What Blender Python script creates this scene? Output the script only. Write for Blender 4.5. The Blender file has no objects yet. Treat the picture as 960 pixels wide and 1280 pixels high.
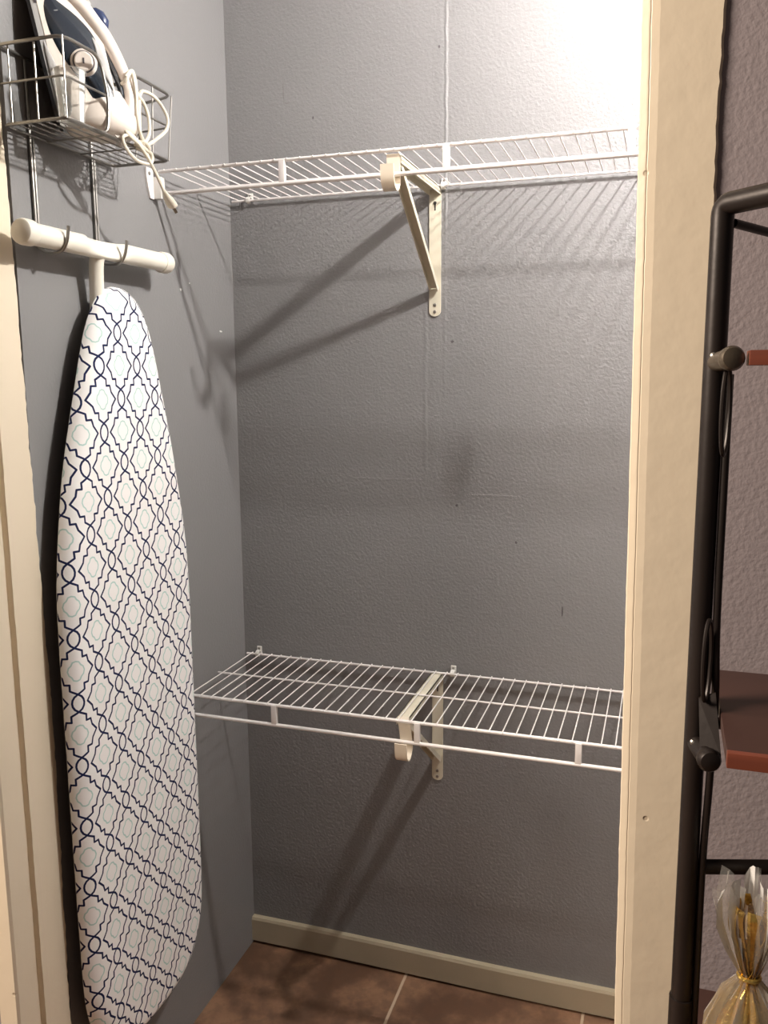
import bpy, bmesh, math, random
from mathutils import Vector, Matrix
random.seed(7)
PI = math.pi
scn = bpy.context.scene
COL = scn.collection
G = 0.775                      # height of the lower shelf above the floor: everything below is measured from that shelf

# ------------------------------------------------------------------ camera, world, lights, exposure
cam_d = bpy.data.cameras.new('camera'); cam = bpy.data.objects.new('camera', cam_d); COL.objects.link(cam)
cam_d.sensor_fit = 'VERTICAL'; cam_d.sensor_height = 24.0; cam_d.lens = 24.0 * 1061.93 / 1280
cam_d.clip_start = 0.02
yaw, pitch, roll = 0.3179, 0.1581, -0.0071
fw = Vector((-math.sin(yaw)*math.cos(pitch), math.cos(yaw)*math.cos(pitch), -math.sin(pitch)))
r0 = Vector((math.cos(yaw), math.sin(yaw), 0)); u0 = r0.cross(fw)
rt = r0*math.cos(roll) + u0*math.sin(roll); up = -r0*math.sin(roll) + u0*math.cos(roll)
cam.matrix_world = Matrix.Translation((0.9461, -1.7853, 0.6552 + G)) @ Matrix((rt, up, -fw)).transposed().to_4x4()
scn.camera = cam

world = bpy.data.worlds.new('world'); scn.world = world; world.use_nodes = True
bg = world.node_tree.nodes['Background']
bg.inputs[0].default_value = (1.0, 0.85, 0.80, 1); bg.inputs[1].default_value = 0.07

def area_light(name, loc, target, size, power, col):
    d = bpy.data.lights.new(name, 'AREA'); d.shape = 'DISK'; d.size = size; d.energy = power; d.color = col
    o = bpy.data.objects.new(name, d); COL.objects.link(o); o.location = loc
    o.rotation_euler = (Vector(target) - Vector(loc)).to_track_quat('-Z', 'Y').to_euler()
    return o
area_light('room_ceiling_light', (-1.15, -1.80, 2.40), (0.95, -0.8, 1.2), 1.0, 122, (1.0, 0.85, 0.70))
BULB = (1.165, -0.556, 1.49 + G); BULB_STRENGTH = 4050; BULB_COL = (1.0, 0.97, 0.92)

scn.view_settings.view_transform = 'Standard'; scn.view_settings.look = 'None'
scn.view_settings.gamma = 1.0; scn.view_settings.use_curve_mapping = False
scn.view_settings.exposure = 0.0

# ------------------------------------------------------------------ materials
def mat(name, col, rough=0.5, metal=0.0, bump=None, spec=0.5, var=0.0, coat=0.0):
    m = bpy.data.materials.new(name); m.use_nodes = True
    nt = m.node_tree; b = nt.nodes['Principled BSDF']
    b.inputs['Base Color'].default_value = (*col, 1); b.inputs['Roughness'].default_value = rough
    b.inputs['Metallic'].default_value = metal; b.inputs['Specular IOR Level'].default_value = spec
    b.inputs['Coat Weight'].default_value = coat
    tc = nt.nodes.new('ShaderNodeTexCoord')
    if var:
        n = nt.nodes.new('ShaderNodeTexNoise'); n.inputs['Scale'].default_value = 9; n.inputs['Detail'].default_value = 5
        nt.links.new(tc.outputs['Object'], n.inputs['Vector'])
        r = nt.nodes.new('ShaderNodeValToRGB')
        r.color_ramp.elements[0].position = .3; r.color_ramp.elements[1].position = .7
        r.color_ramp.elements[0].color = (*[c*(1-var) for c in col], 1); r.color_ramp.elements[1].color = (*[min(1, c*(1+var)) for c in col], 1)
        nt.links.new(n.outputs['Fac'], r.inputs[0]); nt.links.new(r.outputs[0], b.inputs['Base Color'])
    if bump:
        n = nt.nodes.new('ShaderNodeTexNoise'); n.inputs['Scale'].default_value = bump[0]; n.inputs['Detail'].default_value = 3
        bp = nt.nodes.new('ShaderNodeBump'); bp.inputs['Strength'].default_value = bump[1]; bp.inputs['Distance'].default_value = bump[2]
        nt.links.new(tc.outputs['Object'], n.inputs['Vector']); nt.links.new(n.outputs['Fac'], bp.inputs['Height'])
        nt.links.new(bp.outputs[0], b.inputs['Normal'])
    return m

class NG:
    """small helper to write maths as nodes"""
    def __init__(s, nt): s.nt = nt
    def _in(s, sock, v):
        if isinstance(v, bpy.types.NodeSocket): s.nt.links.new(v, sock)
        else: sock.default_value = v
    def m(s, op, a, b=0.0, c=0.0, clamp=False):
        n = s.nt.nodes.new('ShaderNodeMath'); n.operation = op; n.use_clamp = clamp
        for i, v in enumerate((a, b, c)): s._in(n.inputs[i], v)
        return n.outputs[0]
    def v(s, op, a, b=(0, 0, 0), scale=None):
        n = s.nt.nodes.new('ShaderNodeVectorMath'); n.operation = op
        s._in(n.inputs[0], a); s._in(n.inputs[1], b)
        if scale is not None: s._in(n.inputs['Scale'], scale)
        return n.outputs['Value'] if op in ('DOT_PRODUCT', 'LENGTH', 'DISTANCE') else n.outputs['Vector']
    def comb(s, x, y, z=0.0):
        n = s.nt.nodes.new('ShaderNodeCombineXYZ')
        for i, v in enumerate((x, y, z)): s._in(n.inputs[i], v)
        return n.outputs[0]
    def sep(s, v):
        n = s.nt.nodes.new('ShaderNodeSeparateXYZ'); s._in(n.inputs[0], v); return n.outputs
    def mix(s, fac, a, b):
        n = s.nt.nodes.new('ShaderNodeMix'); n.data_type = 'RGBA'
        s._in(n.inputs[0], fac)
        for i, v in ((6, a), (7, b)):
            if isinstance(v, tuple): v = (*v[:3], 1)
            s._in(n.inputs[i], v)
        return n.outputs[2]
    def smooth(s, v, lo, hi):
        n = s.nt.nodes.new('ShaderNodeMapRange'); n.interpolation_type = 'SMOOTHSTEP'
        s._in(n.inputs[0], v); n.inputs[1].default_value = lo; n.inputs[2].default_value = hi
        n.inputs[3].default_value = 1; n.inputs[4].default_value = 0
        return n.outputs[0]
    def noise(s, vec, scale, detail=2, rough=.5, out='Fac'):
        n = s.nt.nodes.new('ShaderNodeTexNoise'); s._in(n.inputs['Vector'], vec)
        n.inputs['Scale'].default_value = scale; n.inputs['Detail'].default_value = detail; n.inputs['Roughness'].default_value = rough
        return n.outputs[out]

def wall_paint(name, col, axis, seams=(), nicks=(), strength=.5, rough=.38):
    """grey-mauve satin paint on orange-peel plaster; world position drives it. axis: which horizontal coordinate runs along the wall"""
    m = bpy.data.materials.new(name); m.use_nodes = True; nt = m.node_tree; b = nt.nodes['Principled BSDF']; g = NG(nt)
    geo = nt.nodes.new('ShaderNodeNewGeometry'); pos = geo.outputs['Position']; s = g.sep(pos)
    h, z = s[axis], g.m('SUBTRACT', s[2], G)
    n1 = g.noise(pos, 160, 2, .5); n2 = g.noise(pos, 260, 2); n3 = g.noise(pos, 30, 3)
    hgt = g.m('ADD', g.m('MULTIPLY', n1, .0022), g.m('MULTIPLY', n2, .0005)); hgt = g.m('ADD', hgt, g.m('MULTIPLY', n3, .0015))
    wob = g.m('MULTIPLY', g.m('SUBTRACT', g.noise(pos, 30, 2), .5), .006)
    hh = g.m('ADD', h, wob)
    for (c, w, amp, z0, z1) in seams:                     # vertical ridges left by the taped joint
        r = g.smooth(g.m('ABSOLUTE', g.m('SUBTRACT', hh, c)), 0.0, w)
        r = g.m('MULTIPLY', r, g.smooth(z, z1, z1 + .05)); r = g.m('MULTIPLY', r, g.m('SUBTRACT', 1.0, g.smooth(z, z0 - .05, z0 + .03)))
        hgt = g.m('ADD', hgt, g.m('MULTIPLY', r, amp))
    base = g.mix(g.noise(pos, 3.5, 4), tuple(c*.93 for c in col), tuple(c*1.07 for c in col))
    for (a, zc, ra, rz, ccol, amp) in nicks:              # small chips and dents
        d = g.v('LENGTH', g.comb(g.m('MULTIPLY', g.m('SUBTRACT', h, a), 1/ra), g.m('MULTIPLY', g.m('SUBTRACT', z, zc), 1/rz), 0.0))
        d = g.m('ADD', d, g.m('MULTIPLY', g.m('SUBTRACT', n2, .5), 1.6))
        k = g.smooth(d, .7, 1.1)
        base = g.mix(k, base, ccol) if ccol else base
        hgt = g.m('ADD', hgt, g.m('MULTIPLY', k, amp))
    nt.links.new(base, b.inputs['Base Color'])
    bp = nt.nodes.new('ShaderNodeBump'); bp.inputs['Strength'].default_value = strength; bp.inputs['Distance'].default_value = 1.0
    nt.links.new(hgt, bp.inputs['Height']); nt.links.new(bp.outputs[0], b.inputs['Normal'])
    b.inputs['Roughness'].default_value = rough; b.inputs['Specular IOR Level'].default_value = .45
    return m

WALLC = (0.222, 0.218, 0.219)
DK = (.09, .08, .085); LT = (.75, .74, .72)
M = {}
M['wall_back'] = wall_paint('back_wall_paint', WALLC, 0,
    seams=((.4975, .005, .0020, .98, 1.7), (.497, .006, .0006, .62, .98), (.455, .007, .0010, .46, .79), (.486, .018, .0008, 1.0, 1.7), (.475, .02, .0007, .44, .8)),
    nicks=((.757, .157, .002, .012, DK, -.0005), (.525, .377, .003, .003, DK, -.0005), (.656, .302, .003, .003, DK, -.0005),
           (.205, 1.203, .002, .003, DK, 0), (.483, 1.312, .002, .003, DK, 0), (.513, .727, .004, .003, DK, -.0005),
           (.606, .401, .055, .0028, None, .0010), (.37, .43, .10, .003, None, .0004), (.137, 1.262, .0010, .022, (.17, .16, .16), 0), (.144, 1.238, .006, .0010, (.17, .16, .16), 0)), strength=.62)
M['wall_left'] = wall_paint('left_wall_paint', WALLC, 1,
    nicks=((-.223, .833, .004, .003, LT, .001), (-.188, .849, .002, .002, LT, .001), (-.063, .757, .006, .002, LT, .001)), strength=.22)
M['wall_room'] = wall_paint('room_wall_paint', (.315, .272, .285), 0, strength=.4)
M['plain_wall'] = wall_paint('plain_wall_paint', WALLC, 0, strength=.3)
M['ceiling'] = mat('ceiling_paint', (.72, .71, .69), .8, bump=(60, .4, .004))
def cream_mat():
    m = bpy.data.materials.new('cream_trim_paint'); m.use_nodes = True; nt = m.node_tree; b = nt.nodes['Principled BSDF']; g = NG(nt)
    pos = nt.nodes.new('ShaderNodeNewGeometry').outputs['Position']
    base = g.mix(g.noise(pos, 5, 4), (.73, .63, .485), (.78, .68, .53))
    v = nt.nodes.new('ShaderNodeTexVoronoi'); v.inputs['Scale'].default_value = 16; nt.links.new(pos, v.inputs['Vector'])
    k = g.smooth(v.outputs['Distance'], .025, .06)
    base = g.mix(g.m('MULTIPLY', k, .35), base, (.33, .24, .15)); nt.links.new(base, b.inputs['Base Color'])
    hgt = g.m('ADD', g.m('MULTIPLY', g.noise(pos, 26, 4), .0016), g.m('MULTIPLY', k, -.0015))
    bp = nt.nodes.new('ShaderNodeBump'); bp.inputs['Strength'].default_value = .6; bp.inputs['Distance'].default_value = 1
    nt.links.new(hgt, bp.inputs['Height']); nt.links.new(bp.outputs[0], b.inputs['Normal'])
    b.inputs['Roughness'].default_value = .42
    return m
M['cream'] = cream_mat()
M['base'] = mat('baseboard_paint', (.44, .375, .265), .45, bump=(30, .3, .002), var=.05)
def tile_mat():
    m = bpy.data.materials.new('brown_floor_tile'); m.use_nodes = True; nt = m.node_tree; b = nt.nodes['Principled BSDF']; g = NG(nt)
    pos = nt.nodes.new('ShaderNodeNewGeometry').outputs['Position']; s = g.sep(pos)
    P_ = .419
    def line(c, off):
        f = g.m('PINGPONG', g.m('SUBTRACT', c, off), P_/2)          # zero on a grout line
        return f
    d = g.m('MINIMUM', line(s[0], .4095), line(s[1], 0.0))
    d = g.m('ADD', d, g.m('MULTIPLY', g.m('SUBTRACT', g.noise(pos, 60, 2), .5), .002))
    k = g.smooth(d, .0022, .0042)
    n = g.noise(pos, 5.5, 7, .62); n2 = g.noise(pos, 24, 5, .6)
    c1 = g.mix(g.smooth(n, .62, .38), (.30, .165, .095), (.12, .060, .034)); c1 = g.mix(g.m('MULTIPLY', g.smooth(n2, .6, .45), .4), c1, (.10, .055, .035))
    base = g.mix(k, c1, (.55, .42, .30)); nt.links.new(base, b.inputs['Base Color'])
    hgt = g.m('ADD', g.m('MULTIPLY', k, -.0012), g.m('MULTIPLY', n2, .0008))
    bp = nt.nodes.new('ShaderNodeBump'); bp.inputs['Strength'].default_value = .6; bp.inputs['Distance'].default_value = 1
    nt.links.new(hgt, bp.inputs['Height']); nt.links.new(bp.outputs[0], b.inputs['Normal'])
    b.inputs['Roughness'].default_value = .5
    return m
M['tile'] = tile_mat()
M['vinyl'] = mat('white_vinyl_wire', (.80, .76, .74), .32, var=.04)
M['vinyl_grey'] = mat('white_plastic_holder', (.74, .72, .68), .4, var=.04)
M['bracket'] = mat('cream_bracket_metal', (.68, .63, .50), .38, bump=(80, .15, .001), var=.06)
M['beige_cap'] = mat('cream_hook_enamel', (.74, .66, .54), .4, var=.03)
M['screw'] = mat('steel_screw', (.35, .33, .30), .35, .9, var=.1)
M['hole'] = mat('dark_screw_hole', (.02, .018, .015), .8, var=.1)
M['chrome'] = mat('steel_caddy_wire', (.27, .255, .235), .36, .9, var=.05)
M['bar'] = mat('cream_bar_enamel', (.84, .80, .70), .28, var=.03, bump=(14, .15, .003))
M['cap'] = mat('cream_rubber_cap', (.80, .75, .65), .55, var=.03)
M['iron_white'] = mat('iron_white_plastic', (.80, .72, .65), .25, var=.02)
M['iron_grey'] = mat('iron_grey_plastic', (.42, .41, .40), .35, var=.03)
M['iron_navy'] = mat('iron_navy_tank', (.014, .021, .032), .18, var=.15, coat=.6)
M['iron_blue'] = mat('iron_blue_button', (.030, .045, .11), .25, var=.1)
M['iron_sole'] = mat('iron_soleplate', (.03, .03, .033), .3, .5, var=.1)
M['mark'] = mat('dark_print', (.10, .09, .10), .5, var=.05)
M['cord'] = mat('cream_cord', (.72, .66, .55), .45, var=.03)
M['brass'] = mat('plug_blade', (.30, .26, .2), .3, .9, var=.05)
M['deck'] = mat('board_deck_metal', (.55, .55, .55), .5, .5, var=.05)
M['rack'] = mat('dark_rack_metal', (.022, .016, .014), .40, .35, bump=(70, .25, .001), var=.15)
M['rack_cap'] = mat('bronze_rack_end', (.115, .092, .068), .38, .5, bump=(120, .4, .001), var=.15)
def wood():
    m = bpy.data.materials.new('reddish_wood'); m.use_nodes = True; nt = m.node_tree; b = nt.nodes['Principled BSDF']; g = NG(nt)
    pos = nt.nodes.new('ShaderNodeNewGeometry').outputs['Position']
    v = g.v('MULTIPLY', pos, (3.0, 40.0, 40.0)); n = g.noise(v, 1.6, 6, .6)
    nt.links.new(g.mix(n, (.085, .022, .014), (.24, .062, .032)), b.inputs['Base Color']); b.inputs['Roughness'].default_value = .45
    return m
M['wood'] = wood(); M['wood_dark'] = mat('dark_wood_top', (.050, .022, .017), .5, var=.15)
M['gold'] = mat('gold_foil', (.80, .55, .15), .30, .85, bump=(90, .8, .004), var=.25)
def clear(name, tint, rough, mixf):
    m = bpy.data.materials.new(name); m.use_nodes = True; nt = m.node_tree; nt.nodes.clear()
    out = nt.nodes.new('ShaderNodeOutputMaterial'); mx = nt.nodes.new('ShaderNodeMixShader')
    tr = nt.nodes.new('ShaderNodeBsdfTransparent'); tr.inputs[0].default_value = (*tint, 1)
    gl = nt.nodes.new('ShaderNodeBsdfPrincipled'); gl.inputs['Base Color'].default_value = (.85, .84, .82, 1); gl.inputs['Roughness'].default_value = rough
    g = NG(nt); tc = nt.nodes.new('ShaderNodeTexCoord')
    bp = nt.nodes.new('ShaderNodeBump'); bp.inputs['Strength'].default_value = .5; bp.inputs['Distance'].default_value = .003
    nt.links.new(g.noise(tc.outputs['Object'], 70, 3), bp.inputs['Height']); nt.links.new(bp.outputs[0], gl.inputs['Normal'])
    fr = nt.nodes.new('ShaderNodeFresnel'); fr.inputs[0].default_value = 1.5
    f = g.m('ADD', g.m('MULTIPLY', fr.outputs[0], .8), mixf, clamp=True)
    nt.links.new(f, mx.inputs[0]); nt.links.new(tr.outputs[0], mx.inputs[1]); nt.links.new(gl.outputs[0], mx.inputs[2]); nt.links.new(mx.outputs[0], out.inputs[0])
    return m
M['cellophane'] = clear('clear_cellophane', (.97, .96, .94), .08, .045)
M['cup'] = clear('clear_cup_plastic', (.95, .95, .94), .12, .07)

def trellis():
    """quatrefoil trellis print: navy medallions linked by pointed ovals, a mint shape inside each; drawn from UV in metres"""
    PH, PV = .051, .109
    grp = bpy.data.node_groups.new('trellis_cell', 'ShaderNodeTree')
    grp.interface.new_socket('P', in_out='INPUT', socket_type='NodeSocketVector')
    for nme in ('Navy', 'Mint'): grp.interface.new_socket(nme, in_out='OUTPUT', socket_type='NodeSocketFloat')
    gi = grp.nodes.new('NodeGroupInput'); go = grp.nodes.new('NodeGroupOutput'); g = NG(grp)
    s = g.sep(gi.outputs[0])
    fx = g.m('PINGPONG', s[0], PH); fy = g.m('PINGPONG', s[1], PV/2); p = g.comb(fx, fy)
    def dist(pts):
        res = None
        for a, b in zip(pts, pts[1:]):
            a3 = (a[0], a[1], 0); ba = (b[0]-a[0], b[1]-a[1], 0); L2 = ba[0]**2 + ba[1]**2
            pa = g.v('SUBTRACT', p, a3); h = g.m('MULTIPLY', g.v('DOT_PRODUCT', pa, ba), 1/L2, clamp=True)
            d = g.v('LENGTH', g.v('SUBTRACT', pa, g.v('SCALE', ba, scale=h)))
            res = d if res is None else g.m('MINIMUM', res, d)
        return res
    med = [(0, .0392), (.0122, .0325), (.0122, .0222), (.0212, .0222), (.0240, .0115), (.0345, 0)]
    oval = [(0, .0392), (.0058, .0436), (.0090, .0490), (.0099, .0545)]
    mint = [(0, .0165), (.0052, .0150), (.0080, .0098), (.0122, .0062), (.0142, 0)]
    grp.links.new(g.m('MINIMUM', dist(med), dist(oval)), go.inputs[0]); grp.links.new(dist(mint), go.inputs[1])
    m = bpy.data.materials.new('trellis_print_cotton'); m.use_nodes = True; nt = m.node_tree; b = nt.nodes['Principled BSDF']; g = NG(nt)
    uv = nt.nodes.new('ShaderNodeUVMap'); uv.uv_map = 'UVMap'
    ns = nt.nodes.new('ShaderNodeTexNoise'); ns.inputs['Scale'].default_value = 7; nt.links.new(uv.outputs[0], ns.inputs['Vector'])
    off = g.v('SCALE', g.v('SUBTRACT', ns.outputs['Color'], (.5, .5, .5)), scale=.006)
    base = g.v('ADD', g.v('SUBTRACT', uv.outputs[0], (-.533, .458, 0)), off)
    outs = []
    for sh in ((0, 0, 0), (PH, PV/2, 0)):
        n = nt.nodes.new('ShaderNodeGroup'); n.node_tree = grp
        nt.links.new(g.v('ADD', base, sh), n.inputs[0]); outs.append(n.outputs)
    navy = g.smooth(g.m('MINIMUM', outs[0][0], outs[1][0]), .0014, .0021)
    mintf = g.smooth(g.m('MINIMUM', outs[0][1], outs[1][1]), .0008, .0015)
    c = g.mix(g.m('MULTIPLY', mintf, .85), (.90, .88, .865), (.40, .62, .58)); c = g.mix(navy, c, (.007, .013, .062))
    nt.links.new(c, b.inputs['Base Color']); b.inputs['Roughness'].default_value = .8; b.inputs['Specular IOR Level'].default_value = .2
    tc = nt.nodes.new('ShaderNodeTexCoord'); bp = nt.nodes.new('ShaderNodeBump'); bp.inputs['Strength'].default_value = .25; bp.inputs['Distance'].default_value = .02
    nt.links.new(g.noise(tc.outputs['Object'], 9, 3), bp.inputs['Height']); nt.links.new(bp.outputs[0], b.inputs['Normal'])
    return m
M['trellis'] = trellis()
def emis(name, col, st):
    m = bpy.data.materials.new(name); m.use_nodes = True; nt = m.node_tree; nt.nodes.clear()
    o = nt.nodes.new('ShaderNodeOutputMaterial'); e = nt.nodes.new('ShaderNodeEmission'); e.inputs[0].default_value = (*col, 1); e.inputs[1].default_value = st
    nt.links.new(e.outputs[0], o.inputs[0]); return m
M['bulb'] = emis('lit_bulb_glass', BULB_COL, BULB_STRENGTH)

# ------------------------------------------------------------------ mesh helpers
def add_box(bm, lo, hi, bevel=0.0):
    vs = [bm.verts.new((x, y, z)) for x in (lo[0], hi[0]) for y in (lo[1], hi[1]) for z in (lo[2], hi[2])]
    F = [(0, 1, 3, 2), (4, 6, 7, 5), (0, 4, 5, 1), (2, 3, 7, 6), (0, 2, 6, 4), (1, 5, 7, 3)]
    fs = [bm.faces.new([vs[i] for i in f]) for f in F]
    if bevel:
        es = {e for f in fs for e in f.edges}
        bmesh.ops.bevel(bm, geom=list(es), offset=bevel, segments=2, profile=.6, affect='EDGES')
def smooth_path(pts, n=6, closed=False):
    P = [Vector(p) for p in pts]; out = []; N = len(P)
    rng = range(N if closed else N-1)
    for i in rng:
        if closed: p0, p1, p2, p3 = P[i-1], P[i], P[(i+1) % N], P[(i+2) % N]
        else: p0, p1, p2, p3 = P[max(i-1, 0)], P[i], P[i+1], P[min(i+2, N-1)]
        for k in range(n):
            t = k/n
            out.append(.5*((2*p1) + (-p0+p2)*t + (2*p0-5*p1+4*p2-p3)*t*t + (-p0+3*p1-3*p2+p3)*t**3))
    if not closed: out.append(P[-1])
    return out
def fillet(pts, r, n=5):
    """polyline with rounded corners"""
    P = [Vector(p) for p in pts]; out = [P[0]]
    for a, b, c in zip(P, P[1:], P[2:]):
        d1 = (a-b); d2 = (c-b); rr = min(r, d1.length*.48, d2.length*.48); s = b + d1.normalized()*rr; e = b + d2.normalized()*rr
        for k in range(n+1):
            t = k/n; out.append(s*(1-t)**2 + b*2*t*(1-t) + e*t*t)
    out.append(P[-1]); return out
def add_tube(bm, pts, r, seg=8, closed=False, radii=None, sect=(1, 1), upv=None):
    P = [Vector(p) for p in pts]
    Q = [P[0]]
    for p in P[1:]:
        if (p-Q[-1]).length > 1e-6: Q.append(p)
    P = Q; N = len(P); rings = []
    T = []
    for i in range(N):
        a = P[i-1] if (i or closed) else P[0]; c = P[(i+1) % N] if (i < N-1 or closed) else P[i]
        T.append((c-a).normalized())
    ref = Vector(upv) if upv else (Vector((0, 0, 1)) if abs(T[0].z) < .9 else Vector((1, 0, 0)))
    nrm = (ref - T[0]*ref.dot(T[0])).normalized()
    for i in range(N):
        if upv:
            rf = Vector(upv); nn = rf - T[i]*rf.dot(T[i]); nrm = nn.normalized() if nn.length > 1e-4 else nrm
        else: nrm = (nrm - T[i]*nrm.dot(T[i])).normalized()
        bn = T[i].cross(nrm); rr = radii[i] if radii else r
        rings.append([bm.verts.new(P[i] + (nrm*math.cos(2*PI*k/seg)*sect[0] + bn*math.sin(2*PI*k/seg)*sect[1])*rr) for k in range(seg)])
    M_ = N if closed else N-1
    for i in range(M_):
        a, b = rings[i], rings[(i+1) % N]
        for k in range(seg): bm.faces.new((a[k], a[(k+1) % seg], b[(k+1) % seg], b[k]))
    if not closed:
        bm.faces.new(rings[0][::-1]); bm.faces.new(rings[-1])
    return rings
def add_lathe(bm, prof, centre, axis=(0, 0, 1), seg=24, cap=True):
    ax = Vector(axis).normalized(); ref = Vector((1, 0, 0)) if abs(ax.x) < .9 else Vector((0, 1, 0))
    a = (ref-ax*ref.dot(ax)).normalized(); b = ax.cross(a); c = Vector(centre)
    rings = [[bm.verts.new(c + ax*h + (a*math.cos(2*PI*k/seg) + b*math.sin(2*PI*k/seg))*r) for k in range(seg)] for r, h in prof]
    for p, q in zip(rings, rings[1:]):
        for k in range(seg): bm.faces.new((p[k], p[(k+1) % seg], q[(k+1) % seg], q[k]))
    if cap:
        bm.faces.new(rings[0][::-1]); bm.faces.new(rings[-1])
    return rings
def add_prism(bm, poly, d):
    """poly: list of 3D points of a flat outline, extruded by vector d"""
    d = Vector(d); a = [bm.verts.new(p) for p in poly]; b = [bm.verts.new(Vector(p)+d) for p in poly]; n = len(poly)
    bm.faces.new(a[::-1]); bm.faces.new(b)
    for i in range(n): bm.faces.new((a[i], a[(i+1) % n], b[(i+1) % n], b[i]))
def add_strap(bm, path, width, thick, side):
    """flat bar bent along a path; side = unit vector across its width"""
    P = [Vector(p) for p in path]; s = Vector(side).normalized()*width/2; N = len(P); rings = []
    for i in range(N):
        t = (P[min(i+1, N-1)]-P[max(i-1, 0)]).normalized(); n = t.cross(s).normalized()*thick/2
        rings.append([bm.verts.new(P[i]+q) for q in (s+n, -s+n, -s-n, s-n)])
    for a, b in zip(rings, rings[1:]):
        for k in range(4): bm.faces.new((a[k], a[(k+1) % 4], b[(k+1) % 4], b[k]))
    bm.faces.new(rings[0][::-1]); bm.faces.new(rings[-1])

ORG = {}
def thing(name, label, cat, loc, group=None):
    o = bpy.data.objects.new(name, None); COL.objects.link(o); o.location = loc; o.empty_display_size = .05
    ORG[o.name] = Vector(loc); o['label'] = label; o['category'] = cat
    if group: o['group'] = group
    return o
def obj(name, bm, material, parent=None, smooth=True, label=None, origin=None):
    bmesh.ops.recalc_face_normals(bm, faces=bm.faces[:])
    if parent is not None: org = ORG[parent.name]
    elif origin is not None: org = Vector(origin)
    else:
        xs = [v.co for v in bm.verts]; org = Vector(((min(v.x for v in xs)+max(v.x for v in xs))/2, (min(v.y for v in xs)+max(v.y for v in xs))/2, min(v.z for v in xs)))
    bmesh.ops.translate(bm, verts=bm.verts[:], vec=-org)
    me = bpy.data.meshes.new(name); bm.to_mesh(me); bm.free()
    if smooth:
        for p in me.polygons: p.use_smooth = True
        try: me.set_sharp_from_angle(angle=math.radians(38))
        except Exception: pass
    me.materials.append(material)
    o = bpy.data.objects.new(name, me); COL.objects.link(o); ORG[o.name] = org
    if parent is not None:
        o.parent = parent; o.location = (0, 0, 0)
    else: o.location = org
    if label: o['label'] = label
    return o
def child(o, name, bm, material, label=None, smooth=True):
    """a part whose mesh is given in scene coordinates; keeps the parent's origin chain right"""
    c = obj(name, bm, material, None, smooth=smooth, origin=ORG[o.name], label=label); c.parent = o; c.location = (0, 0, 0); ORG[c.name] = ORG[o.name]; return c
def struct(name, bm, material, label=None, smooth=False, parent=None):
    o = obj(name, bm, material, parent, smooth=smooth)
    if parent is None:
        o['kind'] = 'structure'
        if label: o['label'] = label
    return o
def tag(o, label, cat, group=None):
    o['label'] = label; o['category'] = cat
    if group: o['group'] = group
    return o
NB = bmesh.new

# ------------------------------------------------------------------ the setting (closet, its doorway, the room wall)
XR, YW, YI, ZF, ZC, ZH = 1.62, -.80, -.69, -G, 1.66, 1.262       # closet right wall, room face of the front wall, its inner face, floor, ceiling, door head
def wall_grid(bm, x0, x1, z0, z1, y, th): add_box(bm, (x0, min(y, y+th), z0), (x1, max(y, y+th), z1))
bm = NB(); add_box(bm, (-.12, 0, ZF), (XR+.12, .12, ZC)); struct('wall_back', bm, M['wall_back'])
bm = NB(); add_box(bm, (-.12, YI, ZF), (0, 0, ZC)); struct('wall_left', bm, M['wall_left'])
bm = NB(); add_box(bm, (XR, YI, ZF), (XR+.12, 0, ZC)); struct('wall_right', bm, M['plain_wall'])
bm = NB()
add_box(bm, (.945, YW, ZF), (3.2, YI, ZC)); add_box(bm, (-.03, YW, ZH+.02), (.945, YI, ZC)); add_box(bm, (-1.6, YW, ZF), (-.03, YI, ZC))
struct('wall_front', bm, M['wall_room'])
bm = NB(); add_box(bm, (-1.6, -3.4, ZF-.1), (3.2, 0, ZF)); struct('floor', bm, M['tile'])
bm = NB(); add_box(bm, (-.12, YW, ZC), (XR+.12, .12, ZC+.08)); struct('ceiling', bm, M['ceiling'])
# baseboard along the closet's back wall
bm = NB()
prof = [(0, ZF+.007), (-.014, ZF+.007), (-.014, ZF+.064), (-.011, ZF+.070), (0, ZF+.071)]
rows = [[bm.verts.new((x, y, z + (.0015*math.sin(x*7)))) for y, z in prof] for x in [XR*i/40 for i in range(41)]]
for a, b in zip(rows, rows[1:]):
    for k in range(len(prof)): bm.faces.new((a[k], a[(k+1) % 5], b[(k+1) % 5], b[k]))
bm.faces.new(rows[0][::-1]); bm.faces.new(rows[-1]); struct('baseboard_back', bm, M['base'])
# left jamb: flush cream board with a routed groove, ragged paint edge against the wall
def ragged(z, a, seed):
    return a*(math.sin(z*41+seed)*.5 + math.sin(z*97+seed*2)*.35 + math.sin(z*233+seed*3)*.3 + (random.random()-.5)*.9)
bm = NB(); rows = []; nz = 240
for i in range(nz+1):
    z = ZF + (ZH-ZF)*i/nz
    e = -.700 + .016*max(0, 1-abs(z-.1)/.9) + ragged(z, .0016, 1)
    g1 = -.7565 + ragged(z, .0005, 4)
    pr = [(-.03, e), (.0, e), (.0045, e-.0035), (.006, g1+.012), (.006, g1), (-.004, g1-.001), (-.004, g1-.011), (.006, g1-.013), (.0065, -.812), (.003, -.816), (-.03, -.816)]
    rows.append([bm.verts.new((x, y, z)) for x, y in pr])
for a, b in zip(rows, rows[1:]):
    for k in range(11): bm.faces.new((a[k], a[(k+1) % 11], b[(k+1) % 11], b[k]))
bm.faces.new(rows[0][::-1]); bm.faces.new(rows[-1]); struct('trim_1', bm, M['cream'], 'cream painted door jamb at left edge')
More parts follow.
